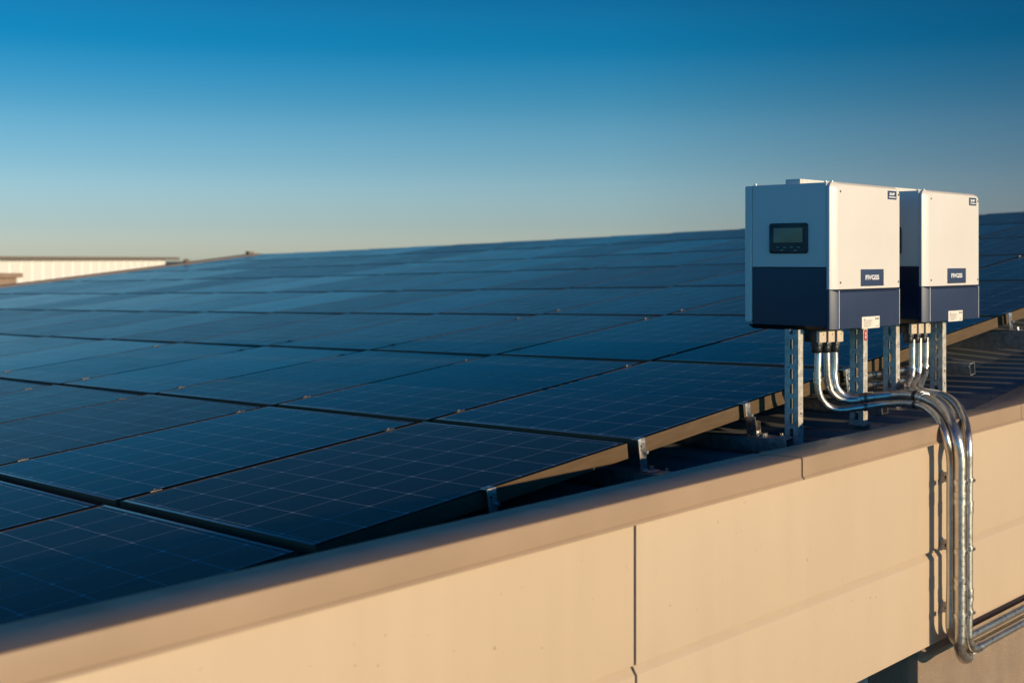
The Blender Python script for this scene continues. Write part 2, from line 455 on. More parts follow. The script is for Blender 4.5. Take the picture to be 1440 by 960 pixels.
# ================================================================== SOLAR PANELS
ORD = ['zeroth', 'first', 'second', 'third', 'fourth', 'fifth', 'sixth', 'seventh', 'eighth', 'ninth', 'tenth', 'eleventh', 'twelfth', 'thirteenth', 'fourteenth', 'fifteenth', 'sixteenth']
GROW, GCOL = 0.048, 0.021
FH, LIP = 0.048, 0.013
def panel_meshes(Ln, Wd):
    """frame ring and cell face, origin at the middle of the top; x along the long side, y across"""
    hx, hy = Ln/2, Wd/2
    f = MB()
    f.box(-hx, hx, -hy, -hy+LIP, -FH, 0); f.box(-hx, hx, hy-LIP, hy, -FH, 0)
    f.box(-hx, -hx+LIP, -hy+LIP, hy-LIP, -FH, 0); f.box(hx-LIP, hx, -hy+LIP, hy-LIP, -FH, 0)
    fo = f.build('frame', 'frame', None, 0.0006)
    fo.data.materials.append(M['frametop']); fo.data.materials.append(M['lip'])
    for p in fo.data.polygons:
        if p.normal.z > 0.3 and abs(p.center.x) > hx - LIP - 0.001: p.material_index = 1
        elif p.normal.z > 0.3: p.material_index = 2
    g = MB(); g.box(-hx+LIP, hx-LIP, -hy+LIP, hy-LIP, -0.008, -0.0006)
    b = g.b; uv = b.loops.layers.uv.new('UVMap')
    mx, my = hx - LIP - 0.014, hy - LIP - 0.014
    for fa in b.faces:
        for lp in fa.loops:
            c = lp.vert.co; lp[uv].uv = ((c.x + mx) / (2*mx) * 8.0, (c.y + my) / (2*my) * 6.0)
    gl = g.build('cell_face', 'cells', None)
    return fo, gl
first = {}
n_pan = 0
for j in range(len(ROW) - 1):
    b0, b1 = ROW[j], ROW[j+1]
    Ln = (b1 - b0) - GROW; Wd = 1.0 - GCOL
    for c in range(16):
        cor = [proj(arr(a, b)) for a in (c, c+1) for b in (b0, b1)]
        if arr(c, b0).y < 0.5: continue
        if max(q[0] for q in cor) < -40 or min(q[0] for q in cor) > 1480 or min(q[1] for q in cor) > 1000: continue
        a_m, b_m = c + 0.5, (b0 + b1) / 2
        ctr = arr(a_m, b_m)
        ux = (arr(a_m, b1) - arr(a_m, b0)).normalized()
        uy = (arr(c+1, b_m) - arr(c, b_m)).normalized()
        uz = ux.cross(uy).normalized(); uy = uz.cross(ux)
        rot = Matrix((ux, uy, uz)).transposed()
        jit = Matrix.Rotation(R(0.30 + rnd.uniform(-0.05, 0.05)), 3, 'X') @ Matrix.Rotation(R(rnd.uniform(-0.07, 0.07)), 3, 'Y')
        e = bpy.data.objects.new('solar_module', None); COL.objects.link(e); e.empty_display_size = 0.1
        e.matrix_world = Matrix.Translation(ctr) @ (rot @ jit).to_4x4()
        tag(e, 'dark solar panel, %s row up from the coping, %s in from the sunlit edge' % (ORD[j+1], ORD[c+1]), 'solar panel', 'solar panels on the sloping roof')
        if j not in first:
            fo, gl = panel_meshes(Ln, Wd); first[j] = (fo, gl)
        else:
            fo, gl = first[j][0].copy(), first[j][1].copy(); COL.objects.link(fo); COL.objects.link(gl)
        fo.parent = e; gl.parent = e; n_pan += 1

def surf_frame(a, b):
    """origin and axes of the array surface: x up the slope (B), y inwards (A)"""
    ux = (arr(a, b + 0.05) - arr(a, b - 0.05)).normalized(); uy = (arr(a + 0.05, b) - arr(a - 0.05, b)).normalized()
    uz = ux.cross(uy).normalized(); uy = uz.cross(ux)
    return Matrix((ux, uy, uz)).transposed().to_4x4()

# mid clamps in the seams between neighbouring panels
def clamp_mesh():
    m = MB(); m.box(-0.020, 0.020, -0.013, 0.013, 0.0006, 0.0032); m.box(-0.018, 0.018, -0.0050, 0.0050, -0.045, 0.0010)
    m.tube([(0, 0, 0.003), (0, 0, 0.0075)], 0.0055, 6)
    return m.build('mid_clamp', 'darksteel', None, 0.0008)
cl0 = None
for j in range(1, 6):
    for c in range(1, 9):
        for k, u in enumerate((0.13, 0.87)):
            b = ROW[j] + (ROW[j+1] - ROW[j]) * (u + rnd.uniform(-0.015, 0.015)); a = float(c)
            x, y = proj(arr(a, b))
            if not (0 < x < 1440 and 330 < y < 800): continue
            if arr(a, b).y > 8.5: continue
            if cl0 is None: o = cl0 = clamp_mesh()
            else: o = cl0.copy(); COL.objects.link(o)
            o.matrix_world = Matrix.Translation(arr(a, b)) @ surf_frame(a, b)
            tag(o, 'small steel clamp between panels, %s row up, %s seam from sunlit edge, %s end' % (ORD[j+1], ORD[c], ('lower', 'upper')[k]), 'clamp', 'mid clamps between the panels')

# rails under the array's sunlit edge, end clamps standing on them
RAILS = [(686, -0.10, 'galvanised rail under lowest visible panel, almost hidden behind the coping', 'blue-lit end clamp in shade on the lowest panel edge'),
         (897, -0.135, 'open-ended galvanised rail jutting out beside the round-holed sunlit clamp', 'sunlit flat clamp plate with round holes at a panel corner'),
         (1046, -0.175, 'long galvanised rail reaching from panel edge to the first post', 'tall sunlit angle clamp halfway along a panel edge'),
         (1187, -0.16, 'galvanised rail under the panel corner behind the second post', 'end clamp at the panel corner behind the second post'),
         (1322, -0.135, 'short open-ended rail on roof beside the last post', None),
         (1416, -0.13, 'dark deep rail under the panel corner beyond the second inverter', 'small sunlit end clamp at farthest panel corner beyond the inverters')]
RT, RB, RW = -0.080, -0.129, 0.048
for px, aend, lab, clab in RAILS:
    b = edge_b(px); dz = 0.0
    M4 = Matrix.Translation(arr(0, b)) @ surf_frame(0, b)
    e = bpy.data.objects.new('mounting_rail', None); COL.objects.link(e); e.matrix_world = M4; e.empty_display_size = 0.05
    tag(e, lab, 'rail', 'rails under the array edge')
    h = RW/2; th = 0.003; low = px == 1322
    RTl = RT - (0.030 if low else 0); sg = sag(-0.05, b); up = 0.0 if px in (1416, 1322) else sg; RTl += up; sg = {1416: -0.036, 1322: -0.032}.get(px, sg); RTc = RT + up
    m = MB()
    m.box(-h, h, aend, 1.2, RTl - th, RTl); m.box(-h, h, aend, 1.2, RB + sg, RB + sg + th)
    m.box(-h, -h + th, aend, 1.2, RB + sg + th + .0002, RTl - th - .0002); m.box(h - th, h, aend, 1.2, RB + sg + th + .0002, RTl - th - .0002)
    m.build('channel', 'galv', e, 0.0006)
    if px in (1046, 897, 1416):
        m = MB(); m.tube([(0.0, aend + 0.03, RTl), (0.0, aend + 0.03, RTl + 0.006)], 0.010, 6); m.tube([(0, aend + 0.03, RTl + 0.006), (0, aend + 0.03, RTl + 0.016)], 0.0045, 10)
        m.build('bolt', 'fitting', e)
    if clab:
        e2 = bpy.data.objects.new('end_clamp', None); COL.objects.link(e2); e2.matrix_world = M4; e2.empty_display_size = 0.05
        tag(e2, clab, 'clamp', 'end clamps on the sunlit array edge')
        tall = px == 1046
        y0 = -0.0125
        hw = 0.017 if not tall else 0.015
        m = MB()
        m.box(-hw, hw, y0 - 0.004, y0, RTc + 0.004, 0.006)              # upright plate
        m.box(-hw, hw, y0 + 0.0002, 0.012, 0.0025, 0.006)              # lip over the frame
        m.build('plate', 'fitting', e2, 0.001)
        m = MB(); m.box(-hw - 0.002, hw + 0.002, y0 - 0.050, y0 - 0.0045, RTc + 0.0005, RTc + 0.0045)
        if tall:
            m.box(-hw, hw, y0 - 0.066, y0 - 0.050, RTc - 0.004, RTc + 0.010)
            m.box(-hw, -hw + 0.003, y0 - 0.04, y0 - 0.0045, RTc + 0.005, RTc + 0.07); m.box(hw - 0.003, hw, y0 - 0.04, y0 - 0.0045, RTc + 0.005, RTc + 0.05)
        m.build('foot', 'fitting', e2, 0.0008)
        m = MB(); m.tube([(0.004, y0 - 0.030, RTc + 0.005), (0.004, y0 - 0.030, RTc + 0.017)], 0.008, 6)
        m.tube([(hw - 0.006, y0 - 0.004, -0.040), (hw - 0.006, y0 - 0.014, -0.040)], 0.006, 6)
        m.build('bolt', 'galv', e2)
        if not tall:
            m = MB()
            for (x, z, r) in ((-0.006, -0.018, 0.0042), (0.004, -0.012, 0.0026), (-0.009, -0.058, 0.002), (-0.003, -0.060, 0.002)):
                m.tube([(x, y0 - 0.0036, z), (x, y0 - 0.0043, z)], r, 14)
            m.build('hole', 'black', e2)

# ================================================================== INVERTERS ON STRUT POSTS
PI = 0.40                                                # front plane of both inverters
t0 = at(1172, 300, PI).x; t1 = at(1266, 300, PI).x
Wd = t1 - t0
zT = at(1172, 254.5, PI).z; zB = at(1172, 464.5, PI).z; Hh = zT - zB
Dp = at_t(1047, 360, t0).y - PI
t0b = at(1301.5, 300, PI).x
def inverter(tt, lab, with_text):
    root = wthing('inverter', lab, 'inverter', tt, PI, zB, 'two wall-box inverters on strut posts')
    zl = at(1172, 407.5, PI).z - zB                       # join of the front covers
    zn = at_t(1160, 376, t0).z - zB                       # navy line on the side
    FD = 0.026; RS = 0.030
    # body: white upper, navy lower, white rear shell
    def rr(x0, x1, y0, y1, za, zb, name, mat, r=0.008):
        m = MB(); m.box(x0, x1, y0, y1, za, zb); return m.build(name, mat, root, r, seg=3)
    rr(0.002, Wd-0.002, FD + 0.0015, Dp - RS - 0.0015, zn + 0.0005, Hh - 0.003, 'body', 'white', 0.004)
    rr(0.0015, Wd-0.0015, FD + 0.0015, Dp - RS - 0.0015, 0.010, zn - 0.0005, 'lower_body', 'navy', 0.004)
    rr(0, Wd, Dp - RS, Dp, 0.016, Hh - 0.004, 'rear_shell', 'white', 0.010)
    m = MB(); m.loft([[Vector((x, y, z)) for x, y in ((i, FD+0.004+i), (Wd-i, FD+0.004+i), (Wd-i, Dp-0.006-i), (i, Dp-0.006-i))] for i, z in ((0.020, -0.006), (0.004, 0.0095))])
    m.build('base_tray', 'black', root, 0.003)
    # upper front cover: rounded, with sloping edges
    def cover(za, zb, name, mat, corners, inset_bottom):
        out = rrect(0, Wd, za, zb, 0.026, 8, corners)
        chl, chr_, chz = 0.036, 0.007, 0.010
        def sh(k, y):
            r = []
            for x, z in out:
                xx = chl*k + x * (Wd - (chl + chr_)*k) / Wd
                zz = z - (chz*k * (z - za) / (zb - za) if not inset_bottom else chz*k * ((z - za)/(zb - za)*2 - 1))
                r.append(Vector((xx, y, zz)))
            return r
        m = MB(); m.loft([sh(0, FD), sh(0, 0.016), sh(0.12, 0.0125), sh(0.85, 0.0016), sh(1.0, 0.0)])
        return m.build(name, mat, root, 0, smooth=True)
    cov = cover(zl + 0.001, Hh, 'front_cover', 'white', (0, 0, 1, 1), False)
    m = MB()
    for (x, z) in ((0.048, Hh - 0.034), (Wd - 0.016, Hh - 0.030), (0.048, zl + 0.024), (Wd - 0.016, zl + 0.022)):
        m = MB(); m.tube([(x, 0.0012, z), (x, -0.0016, z)], 0.0036, 12); m.build('screw', 'black', cov)
    low = cover(0.002, zl - 0.001, 'lower_cover', 'navyfront', (0, 0, 0, 0), False)
    m = MB(); m.box(0.0355, 0.0390, -0.0016, 0.001, 0.004, zl - 0.004); m.box(Wd - 0.0105, Wd - 0.0075, -0.0016, 0.010, 0.004, zl - 0.004)
    m.build('lit_edge_strip', 'white', low)  # white strips paint in the sunlit edges of the navy cover
    # brand plate, corner plate, rating label  (x from the photo columns of the first inverter)
    def fx(px): return at(px, 300, PI).x - t0
    def fz(px, py): return at(px, py, PI).z - zB
    ROT = Matrix(((1, 0, 0, 0), (0, 0, -1, 0), (0, 1, 0, 0), (0, 0, 0, 1)))
    x0, x1 = fx(1210.3), fx(1242); z1, z0 = fz(1226, 378.5), fz(1226, 402)
    m = MB(); m.box(x0, x1, -0.0022, 0.0002, z0, z1); pl = m.build('name_plate', 'badge', root, 0.0007)
    text_mesh('FIVGSS', (z1-z0)*0.27, 'letter', pl, Matrix.Translation(((x0+x1)/2 - 0.003, -0.0026, (z0+z1)/2 + 0.001)) @ ROT, width=(x1-x0)*0.60, bold=0.0006)
    x0, x1 = fx(1248.2), fx(1260); z1, z0 = fz(1255, 268.7), fz(1255, 280.6)
    m = MB(); m.box(x0, x1, -0.0022, 0.0002, z0, z1); pl = m.build('corner_plate', 'badge', root, 0.0005)
    text_mesh('SNP', (z1-z0)*0.30, 'letter', pl, Matrix.Translation(((x0+x1)/2 - 0.003, -0.0026, z0 + (z1-z0)*0.62)) @ ROT, width=(x1-x0)*0.62, bold=0.0005)
    m = MB(); m.box(x0 + 0.006, x1 - 0.007, -0.0028, -0.0020, z0 + (z1-z0)*0.20, z0 + (z1-z0)*0.31); m.build('lettering', 'letter', pl)
    x0, x1 = fx(1211.5), fx(1236.2); z1, z0 = fz(1224, 444.8), fz(1224, 461.3)
    m = MB(); m.box(x0, x1, -0.0020, 0.0002, z0, z1); pl = m.build('rating_label', 'label', root)
    m = MB(); W_, H_ = x1-x0, z1-z0
    def mk(u0, u1, v0, v1): m.box(x0 + W_*u0, x0 + W_*u1, -0.0024, -0.0018, z0 + H_*v0, z0 + H_*v1)
    mk(.10, .17, .74, .80); mk(.76, .82, .70, .86); mk(.86, .95, .72, .84); mk(.78, .96, .16, .20)
    for v, u in ((.68, .62), (.60, .55), (.50, .60), (.42, .48), (.32, .58), (.22, .50), (.13, .40)): mk(.10, u, v, v + .025)
    m.build('printing', 'ink', pl)
    # display on the side that faces the array's low end
    def sy(px): return at_t(px, 330, t0).y - PI
    def sz(px, py): return at_t(px, py, t0).z - zB
    ya, yb = sy(1136), sy(1082.5); za, zb = sz(1109, 356.5), sz(1109, 313.8)
    def plate(ya, yb, za, zb, xf, xb, r, name, mat, parent, rim=0.002):
        out = rrect(ya, yb, za, zb, r, 6)
        c = ((ya+yb)/2, (za+zb)/2)
        def ring(x, k): return [Vector((x, c[0] + (y-c[0])*(1-k/(yb-ya)*2), c[1] + (z-c[1])*(1-k/(zb-za)*2))) for y, z in out]
        m = MB(); m.loft([ring(xb, 0), ring(xf + rim, 0), ring(xf, rim)]); return m.build(name, mat, parent, 0, smooth=True)
    dsp = plate(ya, yb, za, zb, -0.0060, 0.003, 0.010, 'display', 'black', root)
    H_ = zb - za; W_ = yb - ya
    plate(ya + W_*.12, yb - W_*.125, za + H_*.36, zb - H_*.16, -0.0068, -0.004, 0.0015, 'screen', 'screen', dsp, 0.0006)
    m = MB()
    for u, v in ((.22, .20), (.40, .21), (.58, .20), (.76, .21), (.30, .10), (.66, .11)):
        yy = ya + W_*u; zz = za + H_*v; m.box(-0.0074, -0.005, yy - 0.0055, yy + 0.0055, zz - 0.0009, zz + 0.0009)
    m.build('button', 'strut', dsp)
    # hanging bracket on the top
    yk = sy(1112); m = MB(); m.box(0.012, 0.014, yk - 0.030, yk + 0.028, Hh - 0.004, Hh + 0.014); m.box(0.0142, Wd - 0.03, yk - 0.030, yk - 0.027, Hh - 0.004, Hh + 0.014)
    for x in (0.030, 0.062): m.tube([(x, yk - 0.031, Hh + 0.008), (x, yk - 0.0305, Hh + 0.008)], 0.003, 10)
    m.build('hanging_bracket', 'white', root, 0.0006)
    m = MB()
    for (x, y) in ((0.010, FD + 0.010), (0.010, Dp - RS - 0.01), (0.020, FD - 0.008)):
        m = MB(); m.tube([(x, y, Hh - 0.006), (x, y, Hh + 0.003)], 0.005, 10); m.build('screw', 'fitting', root)
    # three beige terminal blocks with black cable glands below
    gy = 0.075
    for k, (pa, pb) in enumerate(((1152.5, 1162.0), (1165.2, 1174.0), (1177.6, 1186.0))):
        xa = at(pa, 470, PI + gy).x - t0; xb = at(pb, 470, PI + gy).x - t0
        zt = -0.0045; zb_ = at((pa+pb)/2, 481.5 - k*0.6, PI + gy).z - zB
        m = MB(); m.box(xa, xb, gy, gy + 0.012, zb_, zt); bo = m.build('terminal_block', 'beige', root, 0.002)
        m = MB(); m.tube([((xa+xb)/2 + 0.004, gy + 0.0005, zb_ + 0.028), ((xa+xb)/2 + 0.004, gy - 0.001, zb_ + 0.028)], 0.0022, 8); m.build('screw', 'black', bo)
        m = MB(); xm = (xa+xb)/2; ym = gy + 0.024
        m.tube([(xm, ym, zb_ + 0.001), (xm, ym, zb_ - 0.014)], 0.0215, 8); m.tube([(xm, ym, zb_ - 0.014), (xm, ym, zb_ - 0.030), (xm, ym, zb_ - 0.038)], [0.019, 0.019, 0.0155], 18)
        m.build('cable_gland', 'black', root, 0.001)
    m = MB(); xa = at(1152.5, 470, PI + gy).x - t0; xb = at(1186, 470, PI + gy).x - t0
    m.box(xa + 0.002, xb - 0.002, gy + 0.0125, gy + 0.062, at(1157, 481, PI + gy).z - zB, -0.0045); m.build('block_side_shade', 'black', root, 0.002)  # black box painting in the shaded sides of the terminal blocks
    return root
i1 = inverter(t0, 'white and navy inverter box with black display, nearest of the pair', True)
i2 = inverter(t0b, 'white and navy inverter box standing behind the one with visible display', True)

def post(px, p, lab, sticker=False, topz=None):
    q = at(px, 540, p); t = q.x; PW, FL, th = 0.054, 0.032, 0.0032
    zr = roof_z(wf(t, p, 0)) + 0.001
    zt = zB - 0.006 + 0.004
    root = wthing('strut_post', lab, 'post', t, p, zr, 'slotted strut posts')
    H = zt - zr
    m = MB()
    # web facing the low end with real slots
    sw, sl, pit = 0.014, 0.034, 0.052
    y0, y1 = -PW/2, PW/2
    m.box(0, th, y0, -sw/2, 0.004, H); m.box(0, th, sw/2, y1, 0.004, H)
    z = 0.004; k = 0
    while z < H:
        z2 = min(H, z + pit - sl)
        m.box(0, th, -sw/2, sw/2, z, z2); z += pit
    m.box(th, FL, y0, y0 + th, 0.004, H); m.box(th, FL, y1 - th, y1, 0.004, H)
    m.box(FL - th, FL, y0 + th, y0 + 0.012, 0.004, H); m.box(FL - th, FL, y1 - 0.012, y1 - th, 0.004, H)
    bmesh.ops.remove_doubles(m.b, verts=m.b.verts[:], dist=1e-5)
    m.build('channel', 'strut', root)
    m = MB(); m.box(-0.006, FL + 0.010, y0 - 0.006, y1 + 0.006, 0.0, 0.0038); m.box(FL + 0.0005, FL + 0.004, y0, y1, 0.004, 0.05)
    m.build('base_plate', 'galv', root, 0.001)
    m = MB()
    for z in (0.06, 0.11): m.tube([(FL*0.55, y0 - 0.0002, z), (FL*0.55, y0 - 0.0016, z)], 0.0035, 10)
    if H > 0.3:
        for z in (H-0.10, H - 0.18, H - 0.26): m.tube([(FL*0.6, y0 + 0.0004, z), (FL*0.6, y0 - 0.0004, z)], 0.0022, 8)
    m.build('hole', 'black', root)
    if sticker:
        m = MB(); out = rrect(FL*0.22, FL*0.80, H - 0.052, H - 0.012, 0.006, 5)
        m.loft([[Vector((x, y, z)) for x, z in out] for y in (y0 + 0.0004, y0 - 0.0012)]); st = m.build('warning_sticker', 'red', root)
        m = MB(); m.box(FL*0.42, FL*0.60, y0 - 0.0018, y0 - 0.001, H - 0.044, H - 0.034); m.box(FL*0.42, FL*0.60, y0 - 0.0018, y0 - 0.001, H - 0.030, H - 0.020); m.build('printing', 'letter', st)
    return root
def p_for(px): return 0
post(1113, PI + 0.150, 'slotted steel post at the display end of the nearest inverter')
post(1204.5, PI + 0.085, 'slotted steel post with red sticker under the nearest inverter', True)
post(1251, PI + 0.150, 'slotted steel post seen between the two inverters')
post(1316.5, PI + 0.085, 'slotted steel post under the far end of second inverter')

# ================================================================== CONDUITS
def conduit(name, lab, pts, group='steel conduits from the inverters', couplings=(), rs=None):
    """pts: (px, py, p, radius) photo points set at depth p"""
    P = []
    for v in pts:
        if v[0] == 'W': P.append(v[1:]); continue
        px, py, p, r = v
        q = at(px, py, p); P.append((q.x, q.y, q.z, r))
    S = []
    vs = [Vector(v[:3]) for v in P]; rad = [v[3] for v in P]
    pts3 = spline(vs, 10); rr = []
    for i in range(len(P) - 1):
        for k in range(10): rr.append(rad[i] + (rad[i+1] - rad[i]) * k / 10)
    rr.append(rad[-1])
    base = pts3[-1]
    root = wthing(name, lab, 'conduit', base.x, base.y, base.z, group)
    m = MB(); m.tube(pts3, rr, 20); m.build('pipe', 'conduit', root, 0, smooth=True, origin=base)
    for u in couplings:
        i = u * 10; i = int(i)
        a, b = pts3[max(i-1, 0)], pts3[min(i+1, len(pts3)-1)]
        d = (b - a).normalized(); c = pts3[i]; r = rr[i]
        m = MB(); m.tube([c - d*0.020, c - d*0.0195, c - d*0.004, c - d*0.0038, c + d*0.0038, c + d*0.004, c + d*0.0195, c + d*0.020],
                         [r*1.01, r + 0.0028, r + 0.0028, r + 0.0018, r + 0.0018, r + 0.0028, r + 0.0028, r*1.01], 20)
        m.build('coupling', 'fitting', root, 0, smooth=True, origin=base)
    return root, pts3
pg = PI + 0.099
rA, rB, rS = 0.0178, 0.0140, 0.0125
PA = -0.060
tA = at(1350, 700, PA).x; tB = at(1361.5, 700, PA).x
def V(t, p, py, r, px=1350): return ('W', t, p, at(px, py, PA).z, r)
pC_, pE_ = PA + 0.0315, PA + 0.0285
def drop(t, p, r, ys): return [V(t, p, y, r) for y in ys]
def sweep(t, p, r, ybot, rad, pend=None):
    """quarter bend at the foot of a drop, then a level run along the wall"""
    zb = at(1440, ybot, p).z; out = []; pe = p if pend is None else pend
    for k in range(0, 7):
        a = R(15 * k); out.append(('W', t + rad * (1 - math.cos(a)), p + (pe - p) * 0.3 * k / 6, zb + rad * (1 - math.sin(a)), r))
    for q, u in ((0.03, .6), (0.07, 1), (0.20, 1), (0.40, 1), (1.4, 1)): out.append(('W', t + rad + q, p + (pe - p) * u, zb, r))
    return out
cA, pA = conduit('conduit', 'thick front conduit looping over the coping and down the wall',
    [(1173.5, 488, pg, rS), (1174, 510, pg, rS), (1173.5, 530, pg, rS), (1177, 546, pg-.01, .014), (1188, 556.5, pg-.03, .0165), (1206, 560.5, pg-.07, rA), (1232, 558, pg-.13, rA), (1262, 555, pg-.20, rA),
     (1290, 557, .20, rA), (1313, 566, .11, rA), (1329, 580, .035, rA), (1339, 598, -.022, rA), (1345.5, 618, -.050, rA)] + drop(tA, PA, rA, (645, 680, 720, 760, 800, 850)) + sweep(tA, PA, rA, 884, 0.085, -0.020), couplings=(5.6, 8.3, 14.5, 17.4))
cB, pB = conduit('conduit', 'outermost conduit from the second inverter, its own bend down the wall',
    [(1302, 474, pg, rS), (1302, 500, pg, rS), (1300.5, 522, pg, rS), (1296, 537, pg-.02, rS), (1293, 546, pg-.06, rS), (1302, 550.5, pg-.12, rB), (1318, 553.5, .22, rB), (1335, 560, .135, rB), (1348, 572, .06, rB), (1356, 589, .0, rB), (1360, 608, -.045, rB)]
     + drop(tB, PA, rB, (635, 660, 700, 740, 780, 820, 860)) + sweep(tB, PA, rB, 874, 0.062), couplings=(2.2, 13.4, 16.5, 24.3))
cC, pC = conduit('conduit', 'lowest conduit from the nearest inverter, running under the thick one',
    [(1151, 492, pg, rS), (1150, 515, pg, rS), (1150, 540, pg, rS), (1153.5, 558, pg-.005, rS), (1164, 571, pg-.02, rS), (1180, 576, pg-.05, rS), (1205, 573.5, pg-.10, rS), (1235, 569, pg-.16, rS), (1266, 567, .25, rS),
     (1294, 570, .14, rS), (1313, 582, .06, rS), (1325, 600, -.005, rS), (1332, 622, pC_, rS)] + drop(tA, pC_, rS, (650, 700, 760, 820)) + sweep(tA, pC_, .0155, 853, 0.075), couplings=(1.6,))
cD, pD = conduit('conduit', 'short conduit from middle gland of the nearest inverter merging into the thick one',
    [(1162.5, 490, pg, rS), (1163, 512, pg, rS), (1164, 533, pg, rS), (1168, 549, pg-.005, rS), (1178, 559, pg-.02, rS), (1194, 563, pg-.05, rS), (1212, 562, pg-.085, rS)], couplings=(2.4,))
cE, pE = conduit('conduit', 'middle conduit from the second inverter, between the two outer bends',
    [(1292.5, 475, pg, rS), (1292.5, 505, pg, rS), (1290.5, 527, pg, rS), (1285.5, 540, pg-.02, rS), (1287, 549, pg-.07, rS), (1303, 554.5, .25, rS), (1321, 561.5, .17, rS), (1336, 574, .09, rS), (1345, 592, .03, rS), (1348.5, 615, -.012, rS)]
     + drop(tB, pE_, .0118, (650, 700, 760, 820)) + sweep(tB, pE_ + .02, .0118, 850, 0.06), couplings=(1.5,))
cF, pF_ = conduit('conduit', 'kinked conduit from first gland of the second inverter, ending under the others',
    [(1283, 477, pg, rS), (1283, 500, pg, rS), (1282, 524, pg, rS), (1277.5, 537, pg-.01, rS), (1276, 546, pg-.04, rS), (1286, 551, pg-.09, rS), (1304, 556, .235, rS), (1318, 562, .175, rS)], couplings=(2.0,))
# two conduits running away behind the posts towards the array
pb_ = PI + 0.23
for lab, ys in (('upper of two thin conduits running behind the posts to the array', (533, 517)), ('lower of two thin conduits running behind the posts to the array', (546.5, 533))):
    conduit('conduit', lab, [(1178, ys[0] - 1, pb_ + .10, .0115), (1190, ys[0], pb_ + .02, .0115), (1215, ys[0] - 4.5, pb_, .0115), (1250, ys[0] - 9, pb_, .0115), (1282, ys[1], pb_ - .01, .0115), (1292, ys[1] + 1, pb_ - .05, .0115)], 'conduits to the array', couplings=(2.4,))

# straps round the horizontal run
def near(pts, px, py=None):
    if py: return min(range(1, len(pts)-1), key=lambda i: abs(proj(wf(*pts[i]))[1] - py) + (1000 if i > 45 else 0))
    return min(range(len(pts)), key=lambda i: abs(proj(wf(*pts[i]))[0] - px) + (1000 if proj(wf(*pts[i]))[1] > 600 else 0))
def strap(px, sets, lab, mat, wid=0.010, py=None):
    c0 = sets[0][0][near(sets[0][0], px, py)]
    root = wthing('pipe_strap', lab, 'strap', c0.x, c0.y, c0.z, 'straps round the conduits')
    for pts, r in sets:
        i = near(pts, px, py); d = (pts[i+1] - pts[i-1]).normalized(); c = pts[i]
        m = MB(); m.tube([c - d*wid, c - d*wid*.95, c + d*wid*.95, c + d*wid], [r - .0005, r + .003, r + .003, r - .0005], 20)
        m.build('band', mat, root, 0, smooth=True, origin=c0)
    return root
strap(1217, [(pA, rA), (pC, rS)], 'steel strap round the horizontal run beside the second post', 'darksteel', .006)
strap(1297, [(pE, rS), (pB, rB)], 'small steel strap round two drops under the second inverter', 'fitting', .004, 513)
strap(1289, [(pA, rA), (pC, rS)], 'dark strap round the horizontal run just before the bend', 'black', .008)

# brackets holding the drops off the wall
for py, lab in ((675, 'topmost pipe bracket just under the coping'), (772, 'middle pipe bracket beside the cladding seam'), (862, 'lowest pipe bracket just above the bottom bend')):
    q = at(1334, py, PF - 0.02); tb = q.x; zb_ = at(1352, py + 2, PA).z
    root = wthing('pipe_bracket', lab, 'bracket', tb, PF, zb_, 'brackets holding conduits off the wall')
    bo = Vector((tb, PF, zb_))
    m = MB()
    tl = tb - 0.010
    m.box(tl - 0.013, tl + 0.013, PF - 0.004, PF - 0.0005, zb_ - 0.020, zb_ + 0.020)          # wall plate
    m.box(tl - 0.0115, tl - 0.009, PA + 0.02, PF - 0.004, zb_ - 0.015, zb_ + 0.015)
    m.box(tl - 0.009, tl + 0.009, PA + 0.02, PF - 0.004, zb_ + 0.0125, zb_ + 0.015)
    m.box(tl - 0.009, tl + 0.009, PA + 0.02, PF - 0.004, zb_ - 0.015, zb_ - 0.0125)
    m.box(tl - 0.009, tB + 0.02, PF - 0.042, PF - 0.039, zb_ - 0.010, zb_ + 0.010)
    m.build('arm', 'strut', root, 0.0008, origin=bo)
    m = MB(); m.tube([(tl - 0.0117, (PA + 0.02 + PF) / 2 + 0.012, zb_), (tl - 0.0121, (PA + 0.02 + PF) / 2 + 0.012, zb_)], 0.007, 12); m.build('hole', 'black', root, origin=bo)
    for pts, r, px in ((pA, rA, 1350), (pB, rB, 1362)):
        i = min(range(1, len(pts)-1), key=lambda i: abs(pts[i].z - zb_) + (10 if pts[i].y > 0 else 0))
        c = pts[i].copy(); d = (pts[i+1] - pts[i-1]).normalized(); c = c + d * ((zb_ - c.z) / d.z)
        m = MB(); w_ = 0.009; m.tube([c - d*w_, c - d*w_*.96, c + d*w_*.96, c + d*w_], [r - .0005, r + .0028, r + .0028, r - .0005], 20)
        m.box(c.x + r, c.x + r + 0.016, c.y - 0.004, c.y + 0.004, c.z - w_*.7, c.z + w_*.7)
        cl = m.build('clip', 'fitting', root, 0, smooth=True, origin=bo)
        m = MB(); m.tube([(c.x + r*0.2, c.y - r - 0.0025, c.z), (c.x + r*0.2, c.y - r - 0.008, c.z)], 0.005, 6); m.build('bolt', 'galv', root, origin=bo)

